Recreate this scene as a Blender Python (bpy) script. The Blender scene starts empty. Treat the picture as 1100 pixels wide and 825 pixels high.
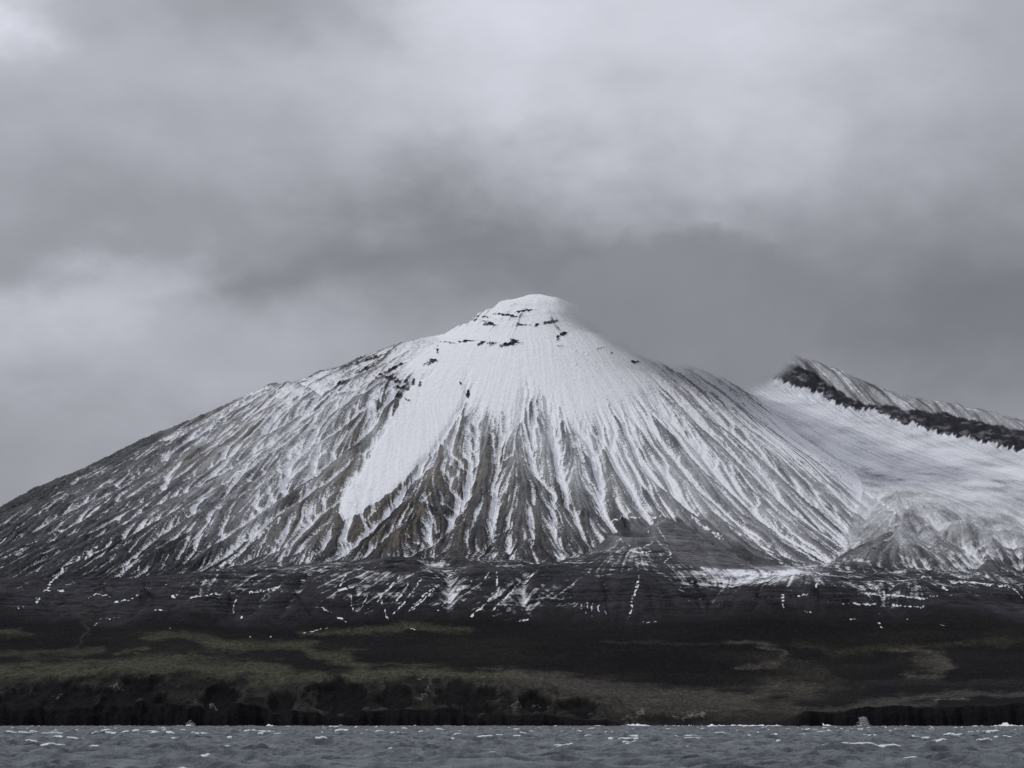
import bpy, math, time
import numpy as np
T0 = time.time()
def log(*a): print('[%.1fs]' % (time.time() - T0), *a, flush=True)

# ------------------------------------------------------------------ camera model (metres; camera on a ship, looking +Y)
F = 2200.0            # focal length in units of the photograph's pixels
CX, HY = 550.0, 775.0 # column of the optical axis, row of the horizon
CAMZ = 15.0
def hz(y, Y): return (HY - y) / F * Y + CAMZ   # height of the land that is seen at row y when it stands Y metres away

rng = np.random.default_rng(7)
_lat = [np.random.default_rng(100 + i).random((256, 256)).astype(np.float32) for i in range(12)]
def vnoise(x, y, s=0):
    """smooth value noise, about -1..1, period 256"""
    L = _lat[s % 12]
    x = x + 37.7 * s; y = y + 91.3 * s
    xi = np.floor(x); yi = np.floor(y)
    fx = (x - xi).astype(np.float32); fy = (y - yi).astype(np.float32)
    xi = xi.astype(np.int64) & 255; yi = yi.astype(np.int64) & 255
    fx = fx * fx * fx * (fx * (fx * 6 - 15) + 10); fy = fy * fy * fy * (fy * (fy * 6 - 15) + 10)
    x1 = (xi + 1) & 255; y1 = (yi + 1) & 255
    a = L[yi, xi]; b = L[yi, x1]; c = L[y1, xi]; d = L[y1, x1]
    return ((a + (b - a) * fx) * (1 - fy) + (c + (d - c) * fx) * fy) * 2 - 1
def fbm(x, y, s=0, n=4, g=0.5):
    o = 0; a = 1.0; t = 0
    for k in range(n):
        o = o + a * vnoise(x, y, s + k); t += a; a *= g
        x, y = 1.93 * x + 0.45 * y + 3.1, 1.93 * y - 0.45 * x + 7.7
    return o / t * 1.6
def sstep(a, b, x):
    t = np.clip((x - a) / (b - a), 0, 1)
    return t * t * (3 - 2 * t)
def smax(a, b, k):
    h = np.clip(0.5 + 0.5 * (a - b) / k, 0, 1)
    return b + (a - b) * h + k * h * (1 - h)

def pchip(xs, ys, x):
    """monotone cubic; ys (n, m), returns (len(x), m)"""
    xs = np.asarray(xs, float); ys = np.asarray(ys, float)
    h = np.diff(xs)[:, None]; d = np.diff(ys, axis=0) / h
    m = np.zeros_like(ys)
    w1 = 2 * h[1:] + h[:-1]; w2 = h[1:] + 2 * h[:-1]
    same = (d[1:] * d[:-1]) > 0
    with np.errstate(all='ignore'):
        hm = (w1 + w2) / (w1 / d[:-1] + w2 / d[1:])
    m[1:-1] = np.where(same, hm, 0)
    m[0] = d[0]; m[-1] = d[-1]
    k = np.clip(np.searchsorted(xs, x) - 1, 0, len(xs) - 2)
    hh = (xs[k + 1] - xs[k])[:, None]; t = ((x - xs[k])[:, None]) / hh
    t = np.clip(t, 0, 1)
    return ((1 + 2 * t) * (1 - t) ** 2 * ys[k] + t * (1 - t) ** 2 * hh * m[k]
            + t * t * (3 - 2 * t) * ys[k + 1] + t * t * (t - 1) * hh * m[k + 1])
def P1(pts, p): return np.interp(p, [a for a, b in pts], [b for a, b in pts])

# ------------------------------------------------------------------ macro relief tables over (bearing column p, distance Y)
PT = np.arange(-420, 1540, 5.0)
YT = np.arange(5400, 17000, 10.0)
# lowland, bluff and lava-flow bench in front of the volcano
low = [
 (5400, [(-400, 762), (0, 761), (300, 765), (540, 768), (640, 774), (700, 778), (850, 778), (860, 766), (880, 763), (1100, 757), (1500, 756)], None),
 (6080, [(-400, 755), (0, 754), (60, 752), (150, 750), (300, 762), (420, 762), (540, 765), (640, 770), (700, 776), (845, 775), (865, 763), (900, 761), (1100, 756), (1500, 755)], None),
 (6400, [(-400, 738), (0, 735), (60, 726), (110, 720), (150, 719), (185, 723), (250, 729), (300, 731), (350, 727), (400, 729), (440, 726), (463, 731), (500, 726), (545, 731), (600, 741), (650, 746), (700, 752), (760, 759), (850, 757), (900, 754), (1000, 748), (1100, 745), (1500, 742)], None),
 (7000, [(-400, 712), (0, 712), (150, 709), (300, 712), (500, 718), (600, 728), (700, 738), (780, 744), (850, 738), (950, 732), (1100, 728), (1500, 725)], None),
 (7600, [(-400, 690), (0, 692), (100, 693), (200, 683), (300, 695), (400, 690), (560, 688), (700, 690), (850, 700), (950, 700), (1100, 695), (1500, 690)], None),
 (8050, [(-400, 668), (0, 668), (100, 672), (200, 668), (300, 672), (400, 670), (520, 667), (600, 664), (700, 664), (800, 662), (900, 668), (1000, 662), (1100, 665), (1500, 660)], None),
 (8500, [(-400, 640), (0, 645), (100, 641), (200, 632), (300, 620), (380, 612), (470, 606), (560, 607), (640, 610), (740, 615), (820, 619), (900, 616), (940, 618), (1000, 628), (1100, 636), (1500, 640)], None),
 (8900, [(-400, 630), (0, 634), (100, 630), (200, 622), (300, 612), (380, 607), (470, 603), (560, 604), (640, 607), (740, 611), (820, 616), (900, 614), (940, 614), (1000, 620), (1100, 626), (1500, 630)], None),
 (9400, [(-400, 628), (0, 631), (200, 622), (380, 607), (470, 604), (740, 610), (900, 610), (1000, 612), (1100, 618), (1500, 615)], None),
 (17000, [(-400, 720), (600, 705), (1500, 700)], None),
]
LOW = pchip([a for a, b, c in low], np.array([hz(P1(b, PT), a) for a, b, c in low]), YT)   # (Y, p)
# snowy basin, hummocky hills and the old crater rim behind, on the right
rim = [
 (9000, [(-400, 760), (800, 700), (900, 640), (1000, 632), (1100, 640), (1500, 640)]),
 (9500, [(-400, 750), (800, 690), (900, 626), (960, 618), (1000, 622), (1100, 634), (1500, 632)]),
 (9800, [(-400, 740), (800, 680), (900, 600), (960, 585), (1000, 592), (1050, 606), (1100, 612), (1500, 612)]),
 (10200, [(-400, 740), (800, 640), (900, 588), (950, 574), (990, 568), (1040, 576), (1080, 588), (1100, 592), (1500, 590)]),
 (10800, [(-400, 720), (800, 600), (900, 560), (960, 545), (1000, 545), (1060, 558), (1100, 566), (1500, 570)]),
 (12000, [(-400, 700), (700, 520), (800, 470), (860, 480), (900, 500), (960, 509), (1000, 513), (1100, 520), (1500, 560)]),
 (12900, [(-400, 680), (700, 470), (800, 436), (860, 448), (900, 464), (960, 484), (1000, 492), (1100, 506), (1500, 550)]),
 (13800, [(-400, 660), (600, 500), (700, 440), (780, 400), (800, 400), (850, 421), (900, 441), (940, 452), (970, 458), (1010, 470), (1060, 481), (1100, 488), (1500, 540)]),
 (14050, [(-400, 650), (600, 480), (700, 425), (780, 388), (800, 386), (850, 400), (900, 424), (940, 440), (970, 442), (1010, 450), (1060, 463), (1100, 468), (1500, 520)]),
 (14500, [(-400, 640), (600, 460), (700, 420), (780, 384), (805, 380), (825, 379), (845, 380), (868, 386), (900, 398), (950, 418), (980, 427), (1000, 430), (1025, 432), (1040, 438), (1060, 441), (1080, 447), (1100, 453), (1500, 510)]),
 (15400, [(-400, 690), (600, 560), (800, 470), (900, 500), (1100, 540), (1500, 580)]),
 (17000, [(-400, 740), (600, 700), (800, 640), (1100, 660), (1500, 680)]),
]
RIM = pchip([a for a, b in rim], np.array([hz(P1(b, PT), a) for a, b in rim]), YT)
def samp(T, p, Y):
    i = np.clip((Y - YT[0]) / 10.0, 0, len(YT) - 1.001); j = np.clip((p - PT[0]) / 5.0, 0, len(PT) - 1.001)
    i0 = i.astype(int); j0 = j.astype(int); fi = i - i0; fj = j - j0
    return (T[i0, j0] * (1 - fj) + T[i0, j0 + 1] * fj) * (1 - fi) + (T[i0 + 1, j0] * (1 - fj) + T[i0 + 1, j0 + 1] * fj) * fi

# the cone
AX, AY = (575 - CX) / F * 12500, 12500.0
SIL_L = [(575, 318), (561, 319), (546, 323), (532, 328), (520, 334), (507, 341), (494, 351), (480, 356), (466, 362), (440, 368), (408, 376), (370, 393),
         (340, 401), (300, 411), (291, 412), (250, 431), (205, 451), (176, 462), (150, 473), (102, 497), (50, 520), (0, 545), (-100, 590), (-250, 640), (-420, 680)]
SIL_R = [(575, 317), (595, 319), (606, 322), (622, 329), (640, 340), (659, 354), (700, 373), (739, 389), (784, 410), (814, 429), (863, 470), (915, 506), (953, 540), (1010, 594),
         (1040, 622), (1100, 660), (1300, 720)]
front = [(0, 2612), (150, 2590), (300, 2530), (600, 2330), (1000, 2060), (1500, 1710), (2000, 1375), (2500, 1080), (3000, 850), (3300, 740), (3600, 640), (4200, 420), (5500, 60), (9000, -400)]
rl = np.array([(575 - p) / F * AY for p, y in SIL_L]); zl = np.array([hz(y, AY) for p, y in SIL_L])
rr = np.array([(p - 575) / F * AY for p, y in SIL_R]); zr = np.array([hz(y, AY) for p, y in SIL_R])
# smoother versions of the profiles are used for the body, the silhouette bumps fade off towards the front
def cone(X, Y, wob=True):
    dx = X - AX; dy = Y - AY
    r = np.hypot(dx, dy)
    ph = np.arctan2(dx, -dy)
    if wob:
        ph = ph + 0.05 * fbm(X / 900, Y / 900, 3, 2)
    s2 = np.sin(ph) ** 2
    zf = np.interp(r, [a for a, b in front], [b for a, b in front])
    zs = np.where(dx < 0, np.interp(r, rl, zl), np.interp(r, rr, zr))
    w = s2
    z = zf * (1 - w) + zs * w
    back = dy > 0
    tr = sstep(2230, 2330, z) * sstep(2640, 2560, z); q = (z + 26 * fbm(X / 260, Y / 260, 4, 2) + 9 * fbm(X / 60, Y / 60, 6, 2)) / 78.0
    fq = q - np.floor(q)
    z = z + tr * (11 * (sstep(0.0, .32, fq) - fq) * (1 + .6 * fbm(X / 150, Y / 150, 9, 2))) + sstep(2250, 2450, z) * 9 * fbm(X / 120, Y / 120, 7, 3)
    z = np.where(back, z * 1.0 - np.clip(dy, 0, None) * 0.12, z)
    return z
# fit the side profiles so that the skyline of the cone runs through the surveyed points
for _it in range(5):
    for SIL, zz, sg in ((SIL_L, zl, -1), (SIL_R, zr, 1)):
        pp_ = np.array([a for a, b in SIL], float); yy_ = np.array([b for a, b in SIL], float)
        Yl = np.arange(10800, 13400, 8.0)[:, None]
        zc = cone((pp_[None] - CX) / F * Yl, Yl + 0 * pp_[None])
        row = (HY - (zc - CAMZ) / Yl * F).min(0)
        zz += np.where(pp_ * 0 + (np.abs(pp_ - 575) > 8), (row - yy_) * 5.68 * .9, (row - yy_) * 2)
log('skyline error', np.abs(row - yy_)[:12].round(1))
def height0(X, Y):
    p = CX + F * X / Y
    L = samp(LOW, p, Y); R = samp(RIM, p, Y)
    # hummocks
    hum = sstep(930, 985, p) * sstep(9500, 9900, Y) * sstep(11200, 10500, Y)
    R = R + hum * 46 * fbm(X / 110, Y / 170, 2, 4)
    L = L + sstep(8100, 8500, Y) * 16 * fbm(X / 260, Y / 200, 5, 3) + sstep(6500, 7000, Y) * 13 * fbm(X / 420, Y / 300, 6, 2)
    # lobes of the lava-flow front
    ff = sstep(7900, 8150, Y) * sstep(9100, 8600, Y)
    L = L + ff * 34 * fbm(X / 330 + 4, Y / 700, 8, 2)
    # bluff hollows along the coast
    bl = sstep(6060, 6250, Y) * sstep(6900, 6500, Y) * sstep(900, 560, p)
    L = L + bl * (14 * fbm(X / 90, Y / 240, 1, 3) - 10 * np.abs(vnoise(X / 150 + 5, Y / 500, 4)))
    C = cone(X, Y)
    # parasitic cone with its crater, at the foot of the front slope
    kx, ky = (683 - CX) / F * 9060, 9050.0
    hx, hy = (717 - CX) / F * 9200, 9200.0
    d = np.hypot((X - hx) / 1.0, (Y - hy) / 1.1)
    d = np.minimum(d, np.hypot(X - kx, (Y - ky - 40) / 1.1) + 42)
    ph = np.interp(d, [0, 25, 60, 140, 260, 380, 560, 1200], [232, 222, 202, 145, 66, 15, -90, -1500]) + 700
    dk = np.hypot(X - kx, (Y - ky) / 1.2)
    z = smax(C, L, 55.0)
    z = smax(z, ph, 16.0)
    z = z - 62 * np.exp(-(dk / 74) ** 4) + 12 * np.exp(-((dk - 112) / 26) ** 2)
    R = R - np.clip(9500 - Y, 0, None) * 1.6
    R = R - 900 * sstep(700, 560, p)
    z2 = smax(z, R, 30.0)
    return z2, C, L, R, p

# ------------------------------------------------------------------ erosion on a regular grid, coarse to fine
X0, X1, Y0, Y1 = -4600.0, 4600.0, 5600.0, 15600.0
def poly_in(p, y, pts, soft):
    """soft signed inside test for a polygon in (p, y): 1 inside, 0 outside, edge of width soft"""
    n = len(pts); inside = np.zeros(p.shape, bool); dmin = np.full(p.shape, 1e9, np.float32)
    for i in range(n):
        x1, y1 = pts[i]; x2, y2 = pts[(i + 1) % n]
        c = ((y1 > y) != (y2 > y)) & (p < (x2 - x1) * (y - y1) / ((y2 - y1) or 1e-9) + x1)
        inside ^= c
        t = np.clip(((p - x1) * (x2 - x1) + (y - y1) * (y2 - y1)) / ((x2 - x1) ** 2 + (y2 - y1) ** 2), 0, 1)
        dmin = np.minimum(dmin, np.hypot(p - x1 - t * (x2 - x1), y - y1 - t * (y2 - y1)))
    return sstep(-soft, soft, np.where(inside, dmin, -dmin))
COULOIR = [(446, 408), (480, 398), (500, 402), (499, 424), (488, 448), (474, 470), (456, 492), (436, 514), (414, 532), (390, 548), (370, 559), (364, 552),
           (366, 536), (378, 516), (392, 500), (404, 478), (424, 446), (434, 424)]
CAP = [(470, 300), (470, 370), (440, 384), (430, 404), (470, 402), (500, 402), (508, 424), (524, 446), (548, 452), (556, 424), (566, 408), (600, 432), (620, 452),
       (640, 446), (664, 434), (690, 424), (716, 420), (700, 404), (690, 385), (760, 300)]
def ero_map(X, Y, z):
    p = CX + F * X / Y; y = HY - (z - CAMZ) / Y * F
    m = sstep(640, 610, y) * 0.9 + 0.1
    m = np.where(Y < 8900, 0.24 * sstep(7900, 8200, Y) + 0.03, m)
    m = m * (1 - 0.93 * poly_in(p, y, COULOIR, 4))
    m = m * (1 - 0.93 * poly_in(p, y, CAP, 10))
    m = m * np.where(Y < 6700, 0.0, 1)
    basin = sstep(760, 850, p) * sstep(10800, 11500, Y)
    m = m * (1 - 0.8 * basin)
    m = m * (1 - 0.7 * sstep(960, 1010, p) * sstep(10200, 10700, Y))
    d = np.hypot(X - (700 - CX) / F * 9150, Y - 9130)
    m = m * (0.12 + 0.88 * sstep(200, 420, d))
    m = m * (1 - .97 * sstep(12650, 12900, Y) * sstep(900, 700, p)) * sstep(-4560, -4200, X) * sstep(4560, 4200, X) * (1 - sstep(14600, 15000, Y))
    return m.astype(np.float32)

def bil(A, i, j):
    i0 = i.astype(np.int32); j0 = j.astype(np.int32); fi = i - i0; fj = j - j0
    w = A.shape[1]; k = i0 * w + j0; a = A.ravel()
    return (a[k] * (1 - fj) + a[k + 1] * fj) * (1 - fi) + (a[k + w] * (1 - fj) + a[k + w + 1] * fj) * fi
def erode(z, E, dx, N, steps, batches, seed, inertia=0.3, cap=4.0, er=0.3, dep=0.1, evap=0.015, blur=1):
    H, W = z.shape; r = np.random.default_rng(seed)
    z = (z / dx).astype(np.float32)
    prob = E.ravel().astype(np.float64); cum = np.cumsum(prob); cum /= cum[-1]
    for b in range(batches):
        k = np.searchsorted(cum, r.random(N)).clip(0, H * W - 1)
        i = (k // W + r.random(N)).astype(np.float32).clip(1, H - 3); j = (k % W + r.random(N)).astype(np.float32).clip(1, W - 3)
        di = np.zeros(N, np.float32); dj = np.zeros(N, np.float32)
        sp = np.ones(N, np.float32); wa = np.ones(N, np.float32); sed = np.zeros(N, np.float32)
        dz = np.zeros(H * W, np.float64)
        for s in range(steps):
            i0 = i.astype(np.int32); j0 = j.astype(np.int32); fi = i - i0; fj = j - j0
            c = i0 * W + j0; a = z.ravel()
            z00 = a[c]; z01 = a[c + 1]; z10 = a[c + W]; z11 = a[c + W + 1]
            gj = (z01 - z00) * (1 - fi) + (z11 - z10) * fi
            gi = (z10 - z00) * (1 - fj) + (z11 - z01) * fj
            h = (z00 * (1 - fj) + z01 * fj) * (1 - fi) + (z10 * (1 - fj) + z11 * fj) * fi
            di = di * inertia - gi * (1 - inertia); dj = dj * inertia - gj * (1 - inertia)
            n = np.sqrt(di * di + dj * dj) + 1e-6; di /= n; dj /= n
            ni = (i + di).clip(1, H - 3); nj = (j + dj).clip(1, W - 3)
            dh = bil(z, ni, nj) - h
            cpt = np.maximum(-dh, 0.01) * sp * wa * cap
            over = sed > cpt
            up = dh > 0
            d_dep = np.where(up, np.minimum(dh * .5, sed), np.where(over, (sed - cpt) * dep, 0))
            d_er = np.where(~up & ~over, np.minimum((cpt - sed) * er, -dh * .3), 0) * bil(E, i, j)
            dd = (d_dep - d_er)
            sed -= dd
            w00 = (1 - fi) * (1 - fj); w01 = (1 - fi) * fj; w10 = fi * (1 - fj); w11 = fi * fj
            dz += np.bincount(np.concatenate([c, c + 1, c + W, c + W + 1]), weights=np.concatenate([dd * w00, dd * w01, dd * w10, dd * w11]), minlength=H * W)
            if s % 4 == 3:
                z = z + np.clip(dz, -.10, .05).reshape(H, W).astype(np.float32); dz[:] = 0
            sp = np.sqrt(np.maximum(sp * sp - dh * 4.0, 0.05)).clip(0, 3); wa *= (1 - evap)
            i, j = ni, nj
        z = z + np.clip(dz, -.10, .05).reshape(H, W).astype(np.float32)
        zb = box(z, 1); z = z + (zb - z) * (0.12 + 0.5 * sstep(.25, .8, np.abs(zb - z)))
    return z * dx
def grid(dx):
    nx = int((X1 - X0) / dx) + 1; ny = int((Y1 - Y0) / dx) + 1
    return np.meshgrid(X0 + dx * np.arange(nx), Y0 + dx * np.arange(ny))
def upsample(A, dxa, X, Y):
    i = np.clip((Y - Y0) / dxa, 0, A.shape[0] - 1.001); j = np.clip((X - X0) / dxa, 0, A.shape[1] - 1.001)
    return bil(A, i, j)
def cubic(A, i, j):
    """Catmull-Rom sample of A at (i, j)"""
    H, W = A.shape
    i = np.clip(i, 1, H - 2.001); j = np.clip(j, 1, W - 2.001)
    i0 = i.astype(np.int32); j0 = j.astype(np.int32); t = (i - i0).astype(np.float32); u = (j - j0).astype(np.float32)
    def wt(t): return (-.5 * t + t * t - .5 * t ** 3, 1 - 2.5 * t * t + 1.5 * t ** 3, .5 * t + 2 * t * t - 1.5 * t ** 3, -.5 * t * t + .5 * t ** 3)
    wi = wt(t); wj = wt(u); o = 0; a = A.ravel()
    i0 = np.clip(i0, 1, H - 3); j0 = np.clip(j0, 1, W - 3)
    for m in range(4):
        k = (i0 + m - 1) * W + j0
        o = o + wi[m] * (wj[0] * a[k - 1] + wj[1] * a[k] + wj[2] * a[k + 1] + wj[3] * a[k + 2])
    return o
def box(A, n):
    for ax in (0, 1):
        c = np.cumsum(np.pad(A, [(n + 1, n) if a == ax else (0, 0) for a in (0, 1)], mode='edge'), axis=ax, dtype=np.float64)
        A = ((c[2 * n + 1:] - c[:-2 * n - 1]) if ax == 0 else (c[:, 2 * n + 1:] - c[:, :-2 * n - 1])) / (2 * n + 1)
    return A.astype(np.float32)

DELTA = None; DXP = None
for lv, (dx, N, steps, batches) in enumerate([(32.0, 1500, 60, 3), (16.0, 9000, 70, 4), (8.0, 50000, 80, 11)]):
    GX, GY = grid(dx)
    base = height0(GX, GY)[0]
    E = ero_map(GX, GY, base)
    # small random relief for the water to catch on, stretched down the slope
    rad = np.hypot(GX - AX, GY - AY); az = np.arctan2(GX - AX, AY - GY)
    amp = [18, 8, 5.0][lv]; fr = [14, 40, 90][lv]
    seedn = fbm(az * fr, rad / (dx * 60), 2 + lv, 2) * amp * 1.1 + fbm(GX / (dx * 4), GY / (dx * 4), 7 + lv, 2) * amp * 0.25
    d = seedn * E
    if DELTA is not None: d = d + upsample(DELTA, DXP, GX, GY)
    z = erode(base + d, E * [.45, .5, .62][lv], dx, N, steps, batches, 11 + lv)
    DELTA = (z - base).astype(np.float32); DXP = dx
    log('erosion level', dx, 'delta', float(DELTA.min()), float(DELTA.max()), float(np.abs(DELTA).mean()))
KD = 0.50 + 0.1 * sstep(9900, 9300, GY) * (GY > 8900) * 1.0
ZS = (base + KD * DELTA).astype(np.float32)
ZS = 0.75 * ZS + 0.25 * box(ZS, 1)
CONC_S = (box(ZS, 2) - ZS) ; CONC_M = (box(ZS, 7) - ZS); CONC_L = box(ZS, 20) - ZS
gy, gx = np.gradient(ZS, 8.0)
SLOPE = np.sqrt(gx ** 2 + gy ** 2); 

# streaks drawn out along the fall line: noise averaged along the direction of steepest descent
LD = 5.0; LY0, LY1 = 7850.0, 14800.0
LX, LYg = np.meshgrid(np.arange(X0 + 200, X1 - 200, LD), np.arange(LY0, LY1, LD))
zb = 0.75 * box(base.astype(np.float32), 14) + .25 * box(ZS, 5)
gy, gx = np.gradient(zb); gm = np.sqrt(gx * gx + gy * gy) + 1e-4; gx /= gm; gy /= gm
GX8, GY8 = grid(8.0); bt_ = sstep(8950, 8750, GY8) * sstep(-1250, -700, GX8) * sstep(500, 150, GX8)
gx = gx + .9 * bt_ + .16 * fbm(GX8 / 130, GY8 / 130, 3, 2); gy = gy + .16 * fbm(GX8 / 130, GY8 / 130, 8, 2); gm = np.sqrt(gx * gx + gy * gy) + 1e-4
DI, DJ = (-gy / gm).astype(np.float32), (-gx / gm).astype(np.float32)
rn = np.random.default_rng(21)
W1 = rn.standard_normal(LX.shape).astype(np.float32); W2 = box(rn.standard_normal(LX.shape).astype(np.float32), 1); W2 /= W2.std(); W3 = box(rn.standard_normal(LX.shape).astype(np.float32), 3); W3 /= W3.std()
def lic(Ws, steps):
    out = [w.copy() for w in Ws]
    for sg in (1, -1):
        x = LX.astype(np.float32).copy(); y = LYg.astype(np.float32).copy()
        for k in range(steps):
            i = np.clip((y - Y0) / 8.0, 0, ZS.shape[0] - 2).astype(np.int32); j = np.clip((x - X0) / 8.0, 0, ZS.shape[1] - 2).astype(np.int32)
            c = i * ZS.shape[1] + j
            y += sg * 6.5 * DI.ravel()[c]; x += sg * 6.5 * DJ.ravel()[c]
            a = np.clip((y - LY0) / LD, 0, LX.shape[0] - 1).astype(np.int32); b = np.clip((x - X0 - 200) / LD, 0, LX.shape[1] - 1).astype(np.int32)
            c = a * LX.shape[1] + b; wt = 1 - k / steps
            for o, w in zip(out, Ws): o += wt * w.ravel()[c]
    return [(o - o.mean()) / o.std() for o in out]
LIC1, LIC2, LIC3 = lic([W1, W2, W3], 46)
def lsamp(A, X, Y):
    return cubic(A, np.clip((Y - LY0) / LD, 1, A.shape[0] - 3), np.clip((X - X0 - 200) / LD, 1, A.shape[1] - 3)) * sstep(LY0, LY0 + 150, Y)
log('streaks')

# ------------------------------------------------------------------ final terrain sheet: finer where it is seen at a grazing angle or is steep
def rows(*segs):
    o = []
    for a, b, s in segs: o.append(np.arange(a, b, s))
    return np.concatenate(o)
YR = rows((5560, 6460, 2.5), (6460, 7900, 8.0), (7900, 8800, 4.5), (8800, 12700, 5.0), (12700, 14700, 8.0), (14700, 15590, 40.0))
PR = np.arange(-70, 1171, 0.95)
PG, YG = np.meshgrid(PR, YR)
XG = (PG - CX) / F * YG
si = (YG - Y0) / 8.0; sj = (XG - X0) / 8.0
Z = cubic(ZS, si, sj)
cs = bil(CONC_S, np.clip(si, 0, ZS.shape[0] - 2), np.clip(sj, 0, ZS.shape[1] - 2))
cm = bil(CONC_M, np.clip(si, 0, ZS.shape[0] - 2), np.clip(sj, 0, ZS.shape[1] - 2))
cl = bil(CONC_L, np.clip(si, 0, ZS.shape[0] - 2), np.clip(sj, 0, ZS.shape[1] - 2))
slp = bil(SLOPE, np.clip(si, 0, ZS.shape[0] - 2), np.clip(sj, 0, ZS.shape[1] - 2))
EM = upsample(E, 8.0, XG, YG)
_, CG, LG, RG, _ = height0(XG, YG)
# photograph row of every point of the land (used to author where snow, grass and rock lie)
RW = HY - (Z - CAMZ) / YG * F
radG = np.hypot(XG - AX, YG - AY); azG = np.arctan2(XG - AX, AY - YG)
wig = 0.012 * fbm(XG / 260, YG / 260, 5, 3)
# fine rills and roughness
l1 = lsamp(LIC1, XG, YG); l2 = lsamp(LIC2, XG, YG); l3 = lsamp(LIC3, XG, YG)
mnd = sstep(200, 420, np.hypot(XG - (717 - CX) / F * 9200, YG - 9180)); ofl = .25 + .75 * mnd
l1 = l1 * ofl; l2 = l2 * ofl; l3 = l3 * ofl
oncone = sstep(-60, 60, CG - np.maximum(LG, RG))
rill = np.abs(fbm((azG + wig) * 110, radG / 520, 1, 2)); rill2 = np.abs(fbm((azG + wig) * 260, radG / 300, 4, 2))
Z += oncone * EM * (-6.0 * (1 - rill * 1.6) - 2.6 * (1 - rill2 * 1.6)) + (0.25 + 0.75 * EM) * 1.3 * fbm(XG / 22, YG / 22, 3, 3) * sstep(6400, 7900, YG)
cs = cs + oncone * EM * (5.0 * (0.35 - rill) + 2.2 * (0.35 - rill2))
rg = sstep(-20, 40, RG - np.maximum(LG, CG))
stri = fbm((XG * 0.5 + YG * 0.5) / 26, (XG - YG) / 300, 6, 3)
Z += rg * sstep(13700, 13900, YG) * (8 * fbm(XG / 45, YG / 120, 9, 3))
Z += (0.12 + 0.88 * EM) * sstep(7950, 8300, YG) * (2.7 * l1 + 3.4 * l2 + 2.2 * l3) * (.3 + .7 * np.maximum(oncone, YG > 9600)) + 1.6 * (1 - oncone) * sstep(8100, 8300, YG) * (YG < 9300) * fbm(XG / 150, Z / 6.0, 3, 3)
log('sheet', Z.shape)

# rock outcrops that break the snow cap: (p, row, half width, half height, tilt)
OUT = [(464, 389, 10, 3.2, -.25), (552, 368, 9, 3.8, -.1), (543, 371, 8, 3, -.3), (529, 369, 7, 3.6, -.35), (517, 370, 6, 2.2, -.6), (500, 367, 10, 1.4, -.1), (481, 368.5, 12, 1.1, .12), (470, 376, 1.6, 6, 0),
       (600, 364, 3.4, 3.2, 0), (606, 359, 5, 2.4, -.4), (601, 372.5, 4.5, 1.8, 0), (609, 373, 2, 1.2, 0), (618, 377.5, 1.6, 1.4, 0), (625, 379.5, 2.2, 1.6, 0), (631, 380, 1.5, 1.5, 0), (643, 375, 8, 1.2, -.35), (617, 391.5, 3, 1.1, 0), (657, 380, 2, 1.4, 0),
       (681, 389, 5, 2, 0), (525, 348, 7, 2.6, .1), (510, 344, 6, 1.6, 0), (577, 349, 4, 2, -.4), (590, 346.5, 9, 2, -.15), (562, 349.5, 7, 1, 0), (545, 339, 14, 1.2, .1), (565, 334, 12, 1.3, -.15), (520, 341, 10, 1.2, .1),
       (420, 407, 7, 2.4, .3), (432, 417, 10, 2.6, .1), (426, 410, 3, 4, 0), (436, 411, 2, 4, 0), (444, 411, 2, 4.5, 0), (451, 413, 2, 3.5, 0), (428, 426, 5, 2.4, 0), (437, 430, 4, 2, .4), (425, 395, 10, 1.8, -.5), (412, 400, 9, 1.6, -.7), (400, 385, 16, 1.6, -.35), (366, 411, 7, 2, -.3), (390, 398, 8, 1.6, -.4), (495, 412, 2, 4, 0), (503, 424, 2.6, 5, 0)]
outc = np.zeros(Z.shape, np.float32)
nz1 = fbm(PG / 3.4, RW / 1.5, 3, 4)
for (a, b, w, h, t) in OUT:
    w *= 1.0; h *= .95
    m = (np.abs(PG - a) < w * 2.4) & (np.abs(RW - b) < h * 2.4 + abs(t) * w * 1.5)
    dp = PG[m] - a; dr = RW[m] - b - t * dp
    d = np.sqrt((dp / w) ** 2 + (dr / h) ** 2) + 0.7 * nz1[m]
    outc[m] = np.maximum(outc[m], sstep(1.25, 0.35, d))
Z += outc * (5 + 5 * fbm(XG / 16, YG / 16, 8, 2))

# coast: cliffs fall to the water along a ragged line
shore = 6000 + 26 * fbm(XG / 160, XG * 0 + 3, 2, 3) + 12 * fbm(XG / 30, XG * 0 + 9, 5, 2)
shore = shore - 330 * sstep(845, 862, PG) + 8 * fbm(XG / 50, YG / 40, 3, 3)
beach = sstep(640, 690, PG) * sstep(858, 846, PG)
s_in = YG - shore
cliffw = 24 + 130 * beach
ramp = sstep(0, 1, s_in / cliffw)
ramp = np.clip(0.72 * sstep(-0.02, .55, s_in / cliffw) + 0.28 * sstep(.45, 1.2, s_in / cliffw), 0, 1)
rough = fbm(XG / 16, YG / 9, 7, 3) * 1.6 + fbm(XG / 60, YG / 20, 1, 3) * 3.5
cl_zone = sstep(0, 12, s_in) * sstep(90, 40, s_in) * (1 - 0.8 * beach)
Zl = Z
Z = np.where(s_in < 700, (Zl + 12 + 9 * (1 - beach) * sstep(200, 0, s_in) * fbm(XG / 130, XG * 0 + 2, 6, 3)) * ramp - 12 + rough * cl_zone * 0.9, Zl)
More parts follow.
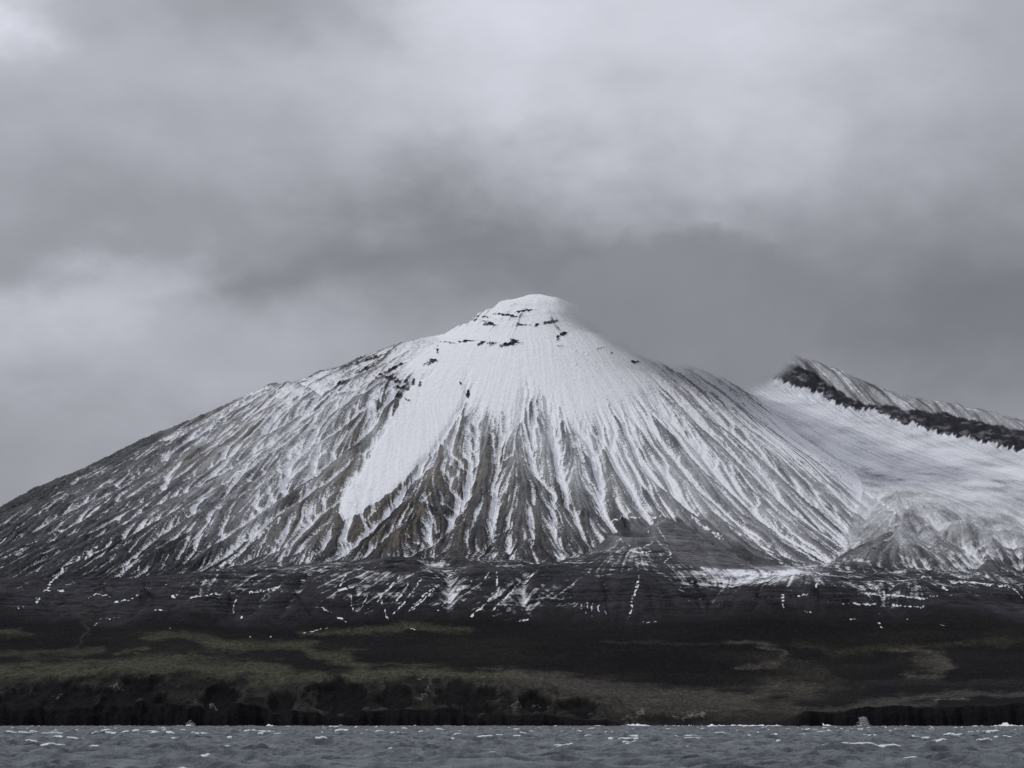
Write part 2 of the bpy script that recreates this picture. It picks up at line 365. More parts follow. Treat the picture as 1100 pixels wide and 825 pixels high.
# hollows and ribs of the bluff
bz = sstep(30, 90, s_in) * sstep(520, 380, s_in) * sstep(960, 600, PG)
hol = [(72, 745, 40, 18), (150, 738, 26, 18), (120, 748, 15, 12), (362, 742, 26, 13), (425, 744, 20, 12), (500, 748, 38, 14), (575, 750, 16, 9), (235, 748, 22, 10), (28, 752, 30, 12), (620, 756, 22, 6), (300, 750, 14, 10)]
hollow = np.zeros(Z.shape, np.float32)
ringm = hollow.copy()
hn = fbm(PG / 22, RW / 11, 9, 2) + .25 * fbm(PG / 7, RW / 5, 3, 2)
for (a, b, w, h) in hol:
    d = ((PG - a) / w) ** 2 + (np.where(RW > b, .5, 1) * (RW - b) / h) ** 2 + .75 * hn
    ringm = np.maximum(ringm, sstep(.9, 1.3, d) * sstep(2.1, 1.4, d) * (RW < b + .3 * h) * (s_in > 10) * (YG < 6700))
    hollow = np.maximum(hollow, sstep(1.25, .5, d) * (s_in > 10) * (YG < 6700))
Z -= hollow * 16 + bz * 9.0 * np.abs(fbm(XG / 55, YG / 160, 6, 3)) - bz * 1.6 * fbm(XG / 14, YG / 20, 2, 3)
log('coast')

# ------------------------------------------------------------------ where the snow lies
COVP = [0, 50, 100, 150, 200, 250, 300, 350, 400, 450, 500, 550, 600, 650, 700, 750, 800, 850, 900, 950, 1000, 1050, 1100]
COV = {
 300: [1] * 23,
 350: [.9] * 8 + [.95] * 15,
 380: [.5, .5, .5, .5, .6, .7, .8, .85, .9, .97, 1, 1, 1, 1, .93, .8, .8, .8, .6, .5, .5, .5, .5],
 410: [.2, .2, .2, .3, .4, .6, .93, .9, .75, .93, .99, 1, 1, 1, .9, .78, .93, .99, .8, .6, .5, .5, .5],
 440: [.2, .2, .2, .3, .45, .68, .78, .74, .6, .85, .9, .9, .92, .98, .9, .78, .78, .99, 1, .9, .7, .6, .5],
 470: [.2, .2, .25, .3, .45, .6, .68, .62, .45, .8, .5, .62, .72, .78, .78, .74, .72, .8, 1, 1, .97, .9, .5],
 500: [.15, .15, .3, .4, .48, .55, .6, .5, .4, .5, .32, .5, .6, .66, .72, .72, .74, .72, .8, .97, .95, .95, .97],
 530: [.1, .28, .42, .44, .46, .5, .5, .42, .35, .3, .3, .38, .5, .58, .6, .68, .72, .72, .7, .8, .92, .93, .93],
 560: [.26, .36, .4, .42, .42, .44, .42, .32, .26, .26, .28, .36, .42, .52, .6, .66, .68, .66, .6, .55, .62, .75, .88],
 585: [.3, .32, .3, .3, .3, .36, .4, .28, .24, .24, .28, .36, .36, .36, .4, .5, .5, .58, .5, .42, .48, .52, .6],
 603: [.26, .24, .2, .16, .2, .3, .34, .28, .24, .26, .26, .3, .3, .3, .26, .2, .24, .42, .4, .34, .36, .38, .3],
 618: [.16, .14, .13, .14, .2, .3, .32, .34, .36, .36, .3, .18, .14, .16, .14, .45, .72, .7, .25, .2, .3, .34, .26],
 632: [.13, .12, .12, .13, .12, .2, .22, .26, .3, .32, .3, .2, .2, .16, .08, .1, .12, .12, .22, .24, .2, .14, .16],
 645: [.09, .09, .07, .07, .06, .08, .12, .18, .22, .24, .26, .2, .26, .14, .04, .04, .04, .03, .08, .1, .05, .03, .03],
 660: [.008, .015, .015, .01, .01, .015, .03, .06, .07, .08, .08, .05, .05, .03, .006, .004, .01, .01, .01, .005, .003, .003, .003],
 680: [0] * 23, 800: [0] * 23}
CR = np.array(sorted(COV)); CM_ = np.array([COV[k] for k in CR], float)
ri = np.interp(RW, CR, np.arange(len(CR))); pj = np.interp(PG, COVP, np.arange(23))
ri += 0.16 * fbm(PG / 34, RW / 24, 1, 3); ri = np.clip(ri, 0, len(CR) - 1.001); pj = np.clip(pj + 0.25 * fbm(PG / 40, RW / 40, 4, 2), 0, 21.999)
cov = bil(CM_.astype(np.float32), ri, pj)
cov = cov * (1 - .28 * sstep(8950, 8800, YG) * sstep(760, 680, PG)); cov = np.minimum(cov, np.where((RG > CG) & (YG > 10900), .955, 1))
cov = cov * (1 - .22 * sstep(300, 100, PG) * sstep(510, 550, RW))
cov = cov * (1 - .22 * sstep(500, 560, RW) * sstep(330, 400, PG) * sstep(980, 760, PG) * sstep(8900, 9100, YG))
cov = np.clip(cov, .0015, .9985)
# probit
q = np.log(cov / (1 - cov)) / 1.702
def norm(a, m):
    s = a[m].std() + 1e-6; return np.clip((a - a[m].mean()) / s, -2.5, 2.5)
mm = (oncone > .8) & (EM > .5) & (YG < 12400)
N1 = norm(cs, mm); N2 = norm(cm, mm); N3 = norm(cl, mm)
flank = fbm((azG + wig * .7) * 170, radG / 420, 8, 3)
flank2 = fbm((azG + wig * .5) * 330, radG / 300, 2, 3)
lam = fbm(XG / 150, Z / 6.0 + fbm(XG / 60, YG / 60, 4, 2), 3, 3)
patch = fbm(XG / 120, YG / 150, 0, 3)
NN = (0.26 * N1 * (.3 + .7 * oncone) + 0.36 * N2 * (.2 + .8 * oncone) + 0.18 * N3 - (0.64 * l1 + 0.48 * l2 + 0.14 * l3) * (.42 + .58 * oncone) + 0.12 * flank * oncone + 0.30 * patch + 0.16 * fbm(XG / 14, YG / 18, 5, 2))
offc = 1 - oncone
benchz = sstep(8900, 8700, YG)
tex = fbm(XG / 22 + YG / 60, YG / 26, 3, 3)
NN = NN + 0.42 * offc * tex + .38 * lam * offc * (YG < 9400)
NN = NN / 0.95
snow = q * 1.0 + NN * (1 - 0.75 * sstep(.96, .995, cov)) 
bas = sstep(860, 960, PG + 1.2 * (RW - 500)) * sstep(486, 505, RW - .08 * (PG - 900)) * sstep(592, 575, RW) * (oncone < .5) * (RG > LG)
snow = snow * (1 - .8 * bas) + bas * (-.02 + .45 * fbm(PG / 22, RW / 4, 6, 4) * sstep(540, 500, RW) + .2 * patch)
bsn = (RG > CG) & (YG > 10700)
snow = np.where(bsn, np.minimum(snow, .42 + .28 * fbm(PG / 30, RW / 7, 3, 4) - .10 * l1 - .10 * l2), snow)
cou = poly_in(PG + 2.2 * fbm(PG / 7, RW / 7, 6, 3), RW + 2.0 * fbm(PG / 6, RW / 6, 2, 3), COULOIR, 1.6)
snow = np.where(cou > .02, snow * (1 - cou) + cou * (2.2 + 0.35 * fbm(PG / 5, RW / 9, 7, 3)), snow)
gpatch = sstep(1, .4, ((PG - 383) / 20) ** 2 + ((RW - 534) / 13) ** 2 + .9 * hn + .5 * nz1)
snow = snow - 1.5 * gpatch * cou
# dark rock band under the old rim
BT = [(760, 372), (800, 376), (835, 384), (870, 399), (900, 420), (935, 437), (950, 434), (970, 440), (1010, 443), (1060, 453), (1100, 464), (1200, 484)]
BB = [(760, 380), (800, 396), (850, 412), (880, 421), (900, 434), (920, 438), (940, 441), (955, 447), (1000, 462), (1040, 471), (1100, 484), (1200, 502)]
jit = 2.2 * fbm(PG / 7, RW / 20, 4, 3)
bt = P1(BT, PG) + jit; bb = P1(BB, PG) + 3.4 * fbm((PG + .6 * RW) / 3.2, RW / 22, 7, 3)
far = (YG > 13000) & (RG > CG)
band = sstep(-1.2, 1.2, RW - bt) * sstep(-1.2, 1.2, bb - RW) * far
gap = sstep(.1, .8, fbm(PG / 9, RW / 3, 10, 4) - .2 * l1)
band = band * (1 - .3 * gap)
upper = far & (RW < bt)
snow = np.where(upper, -0.68 - 0.36 * l1 - .4 * l2 - .2 * l3 + 0.5 * fbm(PG / 14, RW / 5, 2, 3), snow)
snow = np.where(far, snow * (1 - band) - 2.2 * band, snow)
# shaded side and crater of the parasitic cone painted darker, and the gully beside it
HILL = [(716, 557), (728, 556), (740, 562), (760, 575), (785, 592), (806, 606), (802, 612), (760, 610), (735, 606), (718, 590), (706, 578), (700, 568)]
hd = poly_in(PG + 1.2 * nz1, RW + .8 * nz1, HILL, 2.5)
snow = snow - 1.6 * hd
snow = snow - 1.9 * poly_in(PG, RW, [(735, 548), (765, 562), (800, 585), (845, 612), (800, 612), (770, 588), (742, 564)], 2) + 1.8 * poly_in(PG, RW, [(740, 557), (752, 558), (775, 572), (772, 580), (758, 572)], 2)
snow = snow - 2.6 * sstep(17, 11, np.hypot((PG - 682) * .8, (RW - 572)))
crater_shade = poly_in(PG + 1.5 * nz1, RW + 1.0 * nz1, [(660, 563), (668, 557), (690, 557), (700, 566), (702, 578), (690, 584), (672, 579)], 2)
snow = snow - 2.6 * crater_shade
snow = snow - 3.5 * outc * (1 + .3 * nz1)
# drifts and snow-filled channels: polyline, half width (photograph px), strength
def stroke(pts, w, jag=1.0):
    P = np.array(pts, float); x0, y0 = P.min(0) - 6 * w - 6; x1, y1 = P.max(0) + 6 * w + 6
    m = (PG > x0) & (PG < x1) & (RW > y0) & (RW < y1)
    a = PG[m] + jag * 1.2 * fbm(PG[m] / 5, RW[m] / 5, 1, 2); b = RW[m] + jag * .8 * fbm(PG[m] / 4, RW[m] / 4, 5, 2)
    d = np.full(a.shape, 1e9)
    for k in range(len(P) - 1):
        u = P[k + 1] - P[k]; t = np.clip(((a - P[k, 0]) * u[0] + (b - P[k, 1]) * u[1]) / (u @ u), 0, 1)
        d = np.minimum(d, np.hypot(a - P[k, 0] - t * u[0], b - P[k, 1] - t * u[1]))
    wl = w * (1 + .5 * fbm(a / 7, b / 7, 8, 2))
    s = sstep(1.5, .25, d / np.maximum(.8 * wl, .3))
    return m, s * sstep(-.6, .25, fbm(a / 2.2, b / 1.6, 3, 3) + .25 * fbm(a / 12, b / 12, 6, 2))
WH = [([(687, 619), (684, 632), (679, 642), (679, 652), (675, 664)], 1.5), ([(691, 668), (706, 667.5)], .8),
      ([(565, 620), (576, 616)], 1.3), ([(882, 618), (877, 630)], 1.0), ([(800, 616), (850, 617), (884, 617)], .8),
      ([(840, 640), (842, 650)], 1.8), ([(864, 655), (874, 659)], 1.2), ([(913, 665), (920, 665.5)], .8), ([(944, 669), (951, 678)], 1.1), ([(974, 665), (980, 664.6)], .7), ([(1010, 671), (1016, 673)], .8), ([(1002, 677), (1016, 683)], .6),
      ([(943, 662), (946, 655)], .6), ([(856, 640), (868, 638)], 1), ([(920, 637), (965, 640), (1000, 644)], .7), ([(905, 648), (960, 650), (992, 652)], 1.0), ([(1012, 630), (1018, 634)], 1.6), ([(1062, 628), (1086, 630), (1098, 641)], 1.3),
      ([(1030, 624), (1060, 627)], 1.0), ([(988, 622), (992, 618)], 1),
      ([(45, 634), (68, 635)], 1.2), ([(36, 650), (42, 643)], 1.8), ([(15, 653), (24, 652)], 1.3), ([(95, 642), (102, 638), (118, 640)], 1), ([(120, 647), (140, 644), (150, 637)], 1.3), ([(205, 642), (235, 637)], 1.7), ([(184, 641), (190, 639)], 1.4),
      ([(100, 672), (106, 668)], 1.0), ([(105, 665), (130, 663)], .6), ([(165, 655), (185, 655)], .7), ([(226, 671), (226, 667)], .9), ([(259, 664), (260, 662)], 1.1), ([(268, 684), (268, 683)], .7), ([(182, 675.5), (186, 675)], .6),
      ([(250, 658), (254, 644)], .9), ([(268, 636), (286, 634), (300, 630)], 1.4), ([(345, 652), (372, 668)], .9), ([(325, 680), (352, 674)], .8), ([(290, 684), (291, 683)], .7), ([(440, 675), (445, 675.5)], .8),
      ([(430, 618), (418, 632), (405, 645)], 1.0), ([(438, 628), (424, 648)], .9), ([(452, 622), (436, 645), (421, 660)], .9), ([(470, 628), (452, 642), (438, 657)], .8), ([(490, 612), (468, 632), (442, 655)], .8), ([(508, 622), (488, 638), (470, 655)], 1.0),
      ([(534, 616), (534, 636), (520, 650), (506, 662)], 1.4), ([(525, 614), (520, 622)], 1.2), ([(560, 622), (545, 640), (528, 655)], 1.3), ([(410, 646), (412, 656), (418, 664)], 1), ([(376, 640), (379, 655)], .8), ([(390, 650), (395, 640)], .7),
      ([(555, 668), (572, 664)], 1), ([(380, 630), (362, 634), (372, 618)], .9), ([(606, 640), (604, 650)], .7), ([(630, 648), (630, 658)], .9), ([(636, 648), (636, 661)], .9), ([(643, 650), (643, 660)], .8), ([(650, 652), (650, 660)], .9), ([(624, 646), (624, 655)], .6),
      ([(712, 605), (720, 598), (716, 585), (708, 570), (702, 560)], .9), ([(693, 562), (698, 574)], .8), ([(656, 561), (670, 555), (700, 556), (722, 551), (735, 549)], 1.1), ([(664, 578), (676, 586), (690, 588), (702, 582)], .8), ([(742, 556), (762, 570), (776, 578)], 2.0), ([(676, 590), (688, 594), (700, 592)], .9),
      ([(232, 612), (260, 590), (300, 560)], 1.3), ([(62, 612), (105, 586)], 1.2), ([(50, 632), (70, 608), (110, 590), (125, 575)], 1.4), ([(0, 600), (40, 580), (90, 558)], .9), ([(125, 618), (150, 600)], 1.8), ([(168, 618), (176, 604), (182, 596)], 1.0),
      ([(240, 520), (262, 500), (290, 470)], 1.4), ([(300, 560), (330, 520), (350, 500)], 1.0), ([(225, 462), (240, 448), (256, 434)], 2.4), ([(255, 433), (268, 424), (292, 414), (302, 428)], 1.8), ([(320, 438), (350, 418), (368, 405)], 2.6), ([(140, 620), (150, 608)], 1.2),
      ([(860, 480), (900, 510), (940, 535), (960, 550)], 1.8), ([(1000, 640), (1008, 640)], 1), ([(450, 540), (462, 530)], 1.2)]
DK = [([(744, 622), (752, 636), (762, 652)], 4.2), ([(560, 626), (545, 636), (530, 648)], 1.8), ([(318, 638), (334, 660)], 2.0), ([(102, 634), (112, 632), (118, 640)], 4), ([(150, 640), (156, 634), (164, 640)], 4), ([(246, 640), (250, 660)], 2),
      ([(812, 640), (850, 655), (830, 645)], 3), ([(600, 640), (625, 641)], 1.6), ([(880, 642), (910, 645)], 3)]
dark = np.zeros(Z.shape, np.float32)
for pts, w in DK:
    m, s = stroke(pts, w); snow[m] -= 2.4 * s; Z[m] -= 6 * s; dark[m] = np.maximum(dark[m], s)
for pts, w in WH:
    m, s = stroke(pts, w)
    lo = (YG[m] > 7000); s = s * lo
    n = fbm(XG[m] / 9, YG[m] / 12, 4, 2)
    snow[m] = snow[m] * (1 - s) + s * (.95 + 1.1 * n)
    Z[m] -= 1.5 * s
snow = np.where((YG < 7900), np.where(snow > .9, snow * .6, -3), snow)
DUST = (0.33 * sstep(.22, .62, cov) * np.clip(1 + .35 * patch - .3 * l2 - .3 * l3, .1, 2) * (1 - outc) * (1 - band) * (1 - hd) * (1 - dark)).astype(np.float32).ravel()
log('snow')

# ------------------------------------------------------------------ ground colour under the snow
def mixc(c, d, t): return c + (np.array(d, np.float32) - c) * t[..., None]
v1 = fbm(XG / 300, YG / 300, 2, 4); v2 = fbm(XG / 40, YG / 60, 5, 3); v3 = fbm((azG + wig) * 60, radG / 900, 7, 3)
col = np.empty(Z.shape + (3,), np.float32); col[:] = (0.066, 0.067, 0.073)
hi = sstep(640, 470, RW)
brown = .8 * np.exp(-((PG - 420) / 130) ** 2) * sstep(430, 480, RW) * sstep(625, 570, RW) * sstep(-.5, .6, v3 + .4 * v1 + .35)
brown = np.maximum(brown, .45 * sstep(.1, .8, v1) * sstep(560, 480, RW) * sstep(650, 420, PG))
col = mixc(col, (0.125, 0.112, 0.092), np.clip(brown, 0, 1))
col = mixc(col, (0.15, 0.15, 0.16), .65 * sstep(560, 760, PG) * hi)
col = mixc(col, (0.022, 0.022, 0.026), .85 * sstep(560, 640, RW + 22 * v1) * (YG > 7900))
col = mixc(col, (0.030, 0.030, 0.036), band); col = mixc(col, (0.06, 0.055, 0.055), .8 * (upper.astype(np.float32)))  # band rock lightened in place of distance haze
col = mixc(col, (0.012, 0.012, 0.016), np.clip(outc * .8 + dark * .8, 0, 1))
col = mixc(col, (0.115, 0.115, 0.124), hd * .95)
col = mixc(col, (0.012, 0.012, 0.016), crater_shade * (.65 + .35 * sstep(694, 676, PG)))  # crater's inner shade painted into the rock, darkest on its left wall
col *= np.clip(1 + .25 * v2 * sstep(7600, 8200, YG) + .2 * v1 + (.18 * l2 - .22 * l1) * (.25 + .75 * oncone) + .45 * (1 - oncone) * lam * sstep(8050, 8300, YG) * (YG < 9300), .3, 2)[..., None]
# lowland ash plain and its sparse grass
lowm = sstep(8250, 7950, YG)
col = mixc(col, (0.0085, 0.0080, 0.0088), lowm)
col = mixc(col, (0.0150, 0.0135, 0.0120), lowm * sstep(-.2, .8, fbm(PG / 90, RW / 11, 3, 4)) * .8)
GR = (0.058, 0.060, 0.040); TN = (0.064, 0.060, 0.050); LT = (0.075, 0.070, 0.062)
ST = [([(-80, 722), (0, 723), (57, 720), (122, 715), (200, 715), (300, 722)], 8, GR, .75), ([(-40, 678), (0, 677), (25, 680)], 4, GR, .6), ([(-40, 704), (57, 703), (110, 697)], 3, GR, .45), ([(154, 684), (185, 681), (214, 683), (240, 690)], 4, GR, .55),
      ([(80, 695), (94, 680), (84, 660), (82, 655)], 1.5, TN, .3), ([(128, 701), (160, 698)], 1.6, GR, .6), ([(185, 707), (215, 704)], 2.4, GR, .4), ([(228, 693), (270, 694), (327, 694), (345, 703), (392, 717)], 5.5, GR, .65), ([(220, 690), (260, 690)], 2, GR, .5),
      ([(325, 681), (380, 677), (441, 674), (500, 677)], 4.0, GR, .6), ([(365, 698), (392, 698)], 1.2, GR, .4), ([(270, 731), (340, 727), (455, 723), (500, 724), (555, 727)], 5, GR, .8), ([(400, 713), (430, 716), (480, 714)], 1.4, GR, .35),
      ([(540, 730), (580, 732), (612, 735), (660, 742), (700, 748), (740, 750), (790, 754)], 9, TN, .75), ([(600, 745), (700, 758), (800, 762), (850, 760)], 7, TN, .5), ([(782, 691), (810, 691), (834, 698), (839, 707)], 2.5, TN, .55), ([(802, 717), (828, 714)], 4, TN, .55), ([(800, 750), (834, 738), (866, 741)], 9, TN, .6),
      ([(820, 708), (850, 712), (900, 735)], 7, TN, .2), ([(960, 697), (985, 699), (1010, 706), (1022, 716), (1005, 726), (975, 726)], 4, TN, .65), ([(985, 708), (1015, 714)], 6, TN, .5), ([(914, 759), (950, 755), (985, 748), (1040, 746), (1180, 745)], 4, LT, .55), ([(860, 762), (920, 763), (1000, 756)], 3, TN, .5),
      ([(1022, 690), (1032, 692)], 1, TN, .6), ([(880, 740), (940, 736), (1100, 733)], 3, TN, .15), ([(850, 690), (900, 700), (950, 695), (1100, 690)], 4, GR, .22), ([(640, 690), (780, 692)], 1.3, TN, .2)]
grn = fbm(PG / 7, RW / 2.2, 4, 3); gfi = fbm(XG / 9, YG / 26, 8, 3)
for pts, w, c, st in ST:
    P = np.array(pts, float); m = (PG > P[:, 0].min() - 3 * w - 25) & (PG < P[:, 0].max() + 3 * w + 25) & (RW > P[:, 1].min() - 3 * w) & (RW < P[:, 1].max() + 3 * w) & (YG < 8300) & (s_in > 30)
    a = PG[m]; a = a + 9 * fbm(a / 30, RW[m] / 6, 4, 3); b = RW[m] + 1.0 * grn[m] + 1.6 * fbm(PG[m] / 18, RW[m] / 5, 2, 3) + 2.0 * fbm(a / 40, b0 := RW[m] / 10, 6, 2); d = np.full(a.shape, 1e9)
    for k in range(len(P) - 1):
        u = P[k + 1] - P[k]; t = np.clip(((a - P[k, 0]) * u[0] + (b - P[k, 1]) * u[1]) / (u @ u), 0, 1)
        d = np.minimum(d, np.hypot((a - P[k, 0] - t * u[0]) * .6, b - P[k, 1] - t * u[1]))
    s = sstep(1.75, .1, d / w + .4 * fbm(PG[m] / 26, RW[m] / 3.5, 7, 4)) * st * 1.1 * np.clip(.9 + .25 * gfi[m], .3, 1.3)
    col[m] = col[m] * (1 - s)[:, None] + np.array(c, np.float32) * s[:, None]
nzf = fbm(PG / 1.6, RW / 1.0, 5, 2)
# bluff face and cliffs
bl = sstep(700, 300, s_in) * (s_in > 0)
face = bl * sstep(722, 734, RW) * (1 - sstep(840, 870, PG))
col = mixc(col, (0.030, 0.029, 0.026), face * .75 * sstep(-.6, .7, fbm(XG / 60, YG / 90, 1, 3)))
col = mixc(col, (0.062, 0.058, 0.048), ringm * .28 * sstep(-.3, .6, fbm(PG / 8, RW / 5, 1, 3))); col = mixc(col, (0.0065, 0.0065, 0.0072), hollow * .92)  # shade of the bluff hollows painted into the colour
rim_l = sstep(2.5, .8, np.abs(RW - (755 + 5 * sstep(0, 300, PG))) ) * (s_in > 20) * sstep(.1, .7, fbm(PG / 9, RW / 3, 2, 3))
col = mixc(col, (0.055, 0.05, 0.045), rim_l * .5 * (PG < 640))
LS = [([(549, 757), (556, 752), (590, 752)], 1.4), ([(552, 760), (556, 757)], 3), ([(600, 757), (603, 756)], 2.4), ([(670, 772), (682, 768), (690, 763)], 4), ([(722, 768), (735, 770), (745, 764)], 2), ([(745, 765), (756, 768), (752, 765)], 2.6), ([(730, 765), (745, 763), (770, 764)], 1), ([(447, 729), (463, 728)], 1), ([(120, 735), (128, 732), (130, 734)], 2.6),
      ([(58, 743), (65, 740)], 2), ([(205, 752), (210, 751)], 2), ([(226, 750), (233, 754)], 1.5), ([(380, 763), (400, 762), (425, 763)], 1), ([(450, 750), (460, 740), (462, 732)], 3), ([(570, 765), (580, 764)], 1), ([(1000, 752), (1040, 750)], .8)]
for pts, w in LS:
    m, s = stroke(pts, w); s = s * (YG[m] < 6900) * (s_in[m] > 12) * sstep(-.5, .5, fbm(XG[m] / 8, YG[m] / 10, 5, 2) + .2)
    col[m] = col[m] * (1 - .8 * s)[:, None] + np.array((0.16, 0.15, 0.13), np.float32) * (.8 * s)[:, None]
cliffm = sstep(cliffw * 1.7 + 8, cliffw * 1.1, s_in)
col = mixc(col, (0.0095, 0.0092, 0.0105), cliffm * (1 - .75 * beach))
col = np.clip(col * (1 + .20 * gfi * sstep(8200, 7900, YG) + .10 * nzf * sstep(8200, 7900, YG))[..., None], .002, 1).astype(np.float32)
log('colour')

# ------------------------------------------------------------------ mesh writing
def new_mesh(name, co, quads, smooth=True):
    me = bpy.data.meshes.new(name)
    nv, nf, k = len(co), len(quads), quads.shape[1]
    me.vertices.add(nv); me.vertices.foreach_set('co', np.ascontiguousarray(co, np.float32).ravel())
    me.loops.add(nf * k); me.loops.foreach_set('vertex_index', np.ascontiguousarray(quads, np.int32).ravel())
    me.polygons.add(nf); me.polygons.foreach_set('loop_start', np.arange(0, nf * k, k, dtype=np.int32))
    me.update(calc_edges=True)
    if smooth: me.polygons.foreach_set('use_smooth', np.ones(nf, bool))
    return me
def link(name, me, mat, kind, label, category):
    o = bpy.data.objects.new(name, me); bpy.context.scene.collection.objects.link(o)
    if mat: me.materials.append(mat)
    o['kind'] = kind; o['label'] = label; o['category'] = category
    return o
def nodes(mat_or_world):
    mat_or_world.use_nodes = True
    nt = mat_or_world.node_tree; nt.nodes.clear()
    def N(t, **kw):
        n = nt.nodes.new(t)
        for k, v in kw.items():
            if k.startswith('i_'):
                n.inputs[int(k[2:]) if k[2:].isdigit() else k[2:].replace('_', ' ')].default_value = v
            else: setattr(n, k, v)
        return n
    def L(a, b): nt.links.new(a, b)
    def M(op, a, b=0.0, c=None, clamp=False):
        n = nt.nodes.new('ShaderNodeMath'); n.operation = op; n.use_clamp = clamp
        for i, v in enumerate((a, b, c)):
            if v is None: continue
            if isinstance(v, (int, float)): n.inputs[i].default_value = v
            else: nt.links.new(v, n.inputs[i])
        return n.outputs[0]
    return nt, N, L, M

def terrain_material():
    m = bpy.data.materials.new('snow_and_lava'); nt, N, L, M = nodes(m)
    at = N('ShaderNodeAttribute', attribute_name='ground'); sn = N('ShaderNodeAttribute', attribute_name='snow')
    geo = N('ShaderNodeNewGeometry')
    n1 = N('ShaderNodeTexNoise', i_Scale=0.12, i_Detail=4.0, i_Roughness=.6); L(geo.outputs['Position'], n1.inputs['Vector'])
    n2 = N('ShaderNodeTexNoise', i_Scale=0.03, i_Detail=5.0, i_Roughness=.6); L(geo.outputs['Position'], n2.inputs['Vector'])
    s = M('ADD', sn.outputs['Fac'], M('MULTIPLY', M('SUBTRACT', n1.outputs['Fac'], .5), .9))
    mr = N('ShaderNodeMapRange', interpolation_type='SMOOTHSTEP'); L(s, mr.inputs[0]); mr.inputs[1].default_value = -.75; mr.inputs[2].default_value = .85
    dust = N('ShaderNodeAttribute', attribute_name='dust')
    vary = M('MULTIPLY_ADD', M('SUBTRACT', n2.outputs['Fac'], .5), .9, 1.0)
    vary2 = M('MULTIPLY', vary, M('MULTIPLY_ADD', M('SUBTRACT', n1.outputs['Fac'], .5), .9, 1.0))
    gm = N('ShaderNodeVectorMath', operation='SCALE'); L(at.outputs['Color'], gm.inputs[0]); L(vary2, gm.inputs['Scale'])
    sc = N('ShaderNodeVectorMath', operation='SCALE'); sc.inputs[0].default_value = (.76, .78, .81); L(M('MULTIPLY_ADD', M('SUBTRACT', n2.outputs['Fac'], .5), .22, 1.0), sc.inputs['Scale'])
    mx = N('ShaderNodeMix', data_type='RGBA'); L(M('MULTIPLY', M('MAXIMUM', mr.outputs[0], M('MULTIPLY', dust.outputs['Fac'], M('MULTIPLY_ADD', n1.outputs['Fac'], 1.4, .3))), .97), mx.inputs['Factor']); L(gm.outputs[0], mx.inputs['A']); L(sc.outputs[0], mx.inputs['B'])
    b = N('ShaderNodeBsdfPrincipled', i_Roughness=.95); b.inputs['Specular IOR Level'].default_value = .04
    L(mx.outputs['Result'], b.inputs['Base Color'])
    bp = N('ShaderNodeBump', i_Strength=.9, i_Distance=3.0); L(M('ADD', n1.outputs['Fac'], M('MULTIPLY', n2.outputs['Fac'], 2.0)), bp.inputs['Height']); L(bp.outputs[0], b.inputs['Normal'])
    o = N('ShaderNodeOutputMaterial'); L(b.outputs[0], o.inputs[0])
    return m
tmat = terrain_material()
nr, nc = Z.shape
idx = np.arange(nr * nc, dtype=np.int32).reshape(nr, nc)
Q = np.stack([idx[:-1, :-1], idx[:-1, 1:], idx[1:, 1:], idx[1:, :-1]], -1).reshape(-1, 4)
CO = np.stack([XG, YG, Z], -1).reshape(-1, 3).astype(np.float32)
S = snow.astype(np.float32).ravel(); COLR = np.concatenate([col.reshape(-1, 3), np.ones((nr * nc, 1), np.float32)], 1)
def cellv(A): return A[:-1, :-1].ravel()
zone = np.zeros((nr - 1) * (nc - 1), np.int8)                       # 0 mountain
yq = cellv(YG); pq = cellv(PG)
edge = cellv(np.maximum(0, CG - LG) )
zone[(cellv(RG) > cellv(np.maximum(CG, LG))) & (yq > 9500)] = 1    # ridge
zone[(cellv(LG) + 8 > cellv(CG)) & (zone == 0)] = 2                # lava bench
zone[yq < 8050 + 60 * cellv(v1)] = 3                                       # lowland
zone[(cellv(s_in) < cellv(cliffw) * 1.45) & (yq < 6300)] = 4       # sea cliffs
zmax4 = np.maximum(np.maximum(Z[:-1, :-1], Z[1:, :-1]), np.maximum(Z[:-1, 1:], Z[1:, 1:])).ravel(); below = (zmax4 < -9) & (yq < 6300); zone[below] = 5
INFO = [('mountain', 'snow streaked volcanic cone with dark gullies fanning down from its cloudy summit'),
        ('ridge', 'old crater rim with a dark rock band above a smooth snow basin, right of the cone'),
        ('lava_slope', 'dark bench of old lava flows lined with thin snow, along the foot of the cone'),
        ('ground', 'black ash plain with dull green and tan grass patches behind the coast'),
        ('sea_cliff', 'low black rock cliffs and beach where the land meets the sea')]
for k, (nm, lab) in enumerate(INFO):
    q4 = Q[zone == k]
    used = np.zeros(nr * nc, bool); used[q4.ravel()] = True
    remap = np.cumsum(used, dtype=np.int32) - 1
    me = new_mesh(nm, CO[used], remap[q4])
    a = me.attributes.new('snow', 'FLOAT', 'POINT'); a.data.foreach_set('value', S[used])
    a = me.attributes.new('dust', 'FLOAT', 'POINT'); a.data.foreach_set('value', DUST[used])
    c = me.color_attributes.new('ground', 'FLOAT_COLOR', 'POINT'); c.data.foreach_set('color', COLR[used].ravel())
    link(nm, me, tmat, 'structure', lab, {'ridge': 'ridge', 'mountain': 'mountain', 'ground': 'ground', 'lava_slope': 'slope', 'sea_cliff': 'cliff'}[nm])
log('terrain meshes', len(CO))

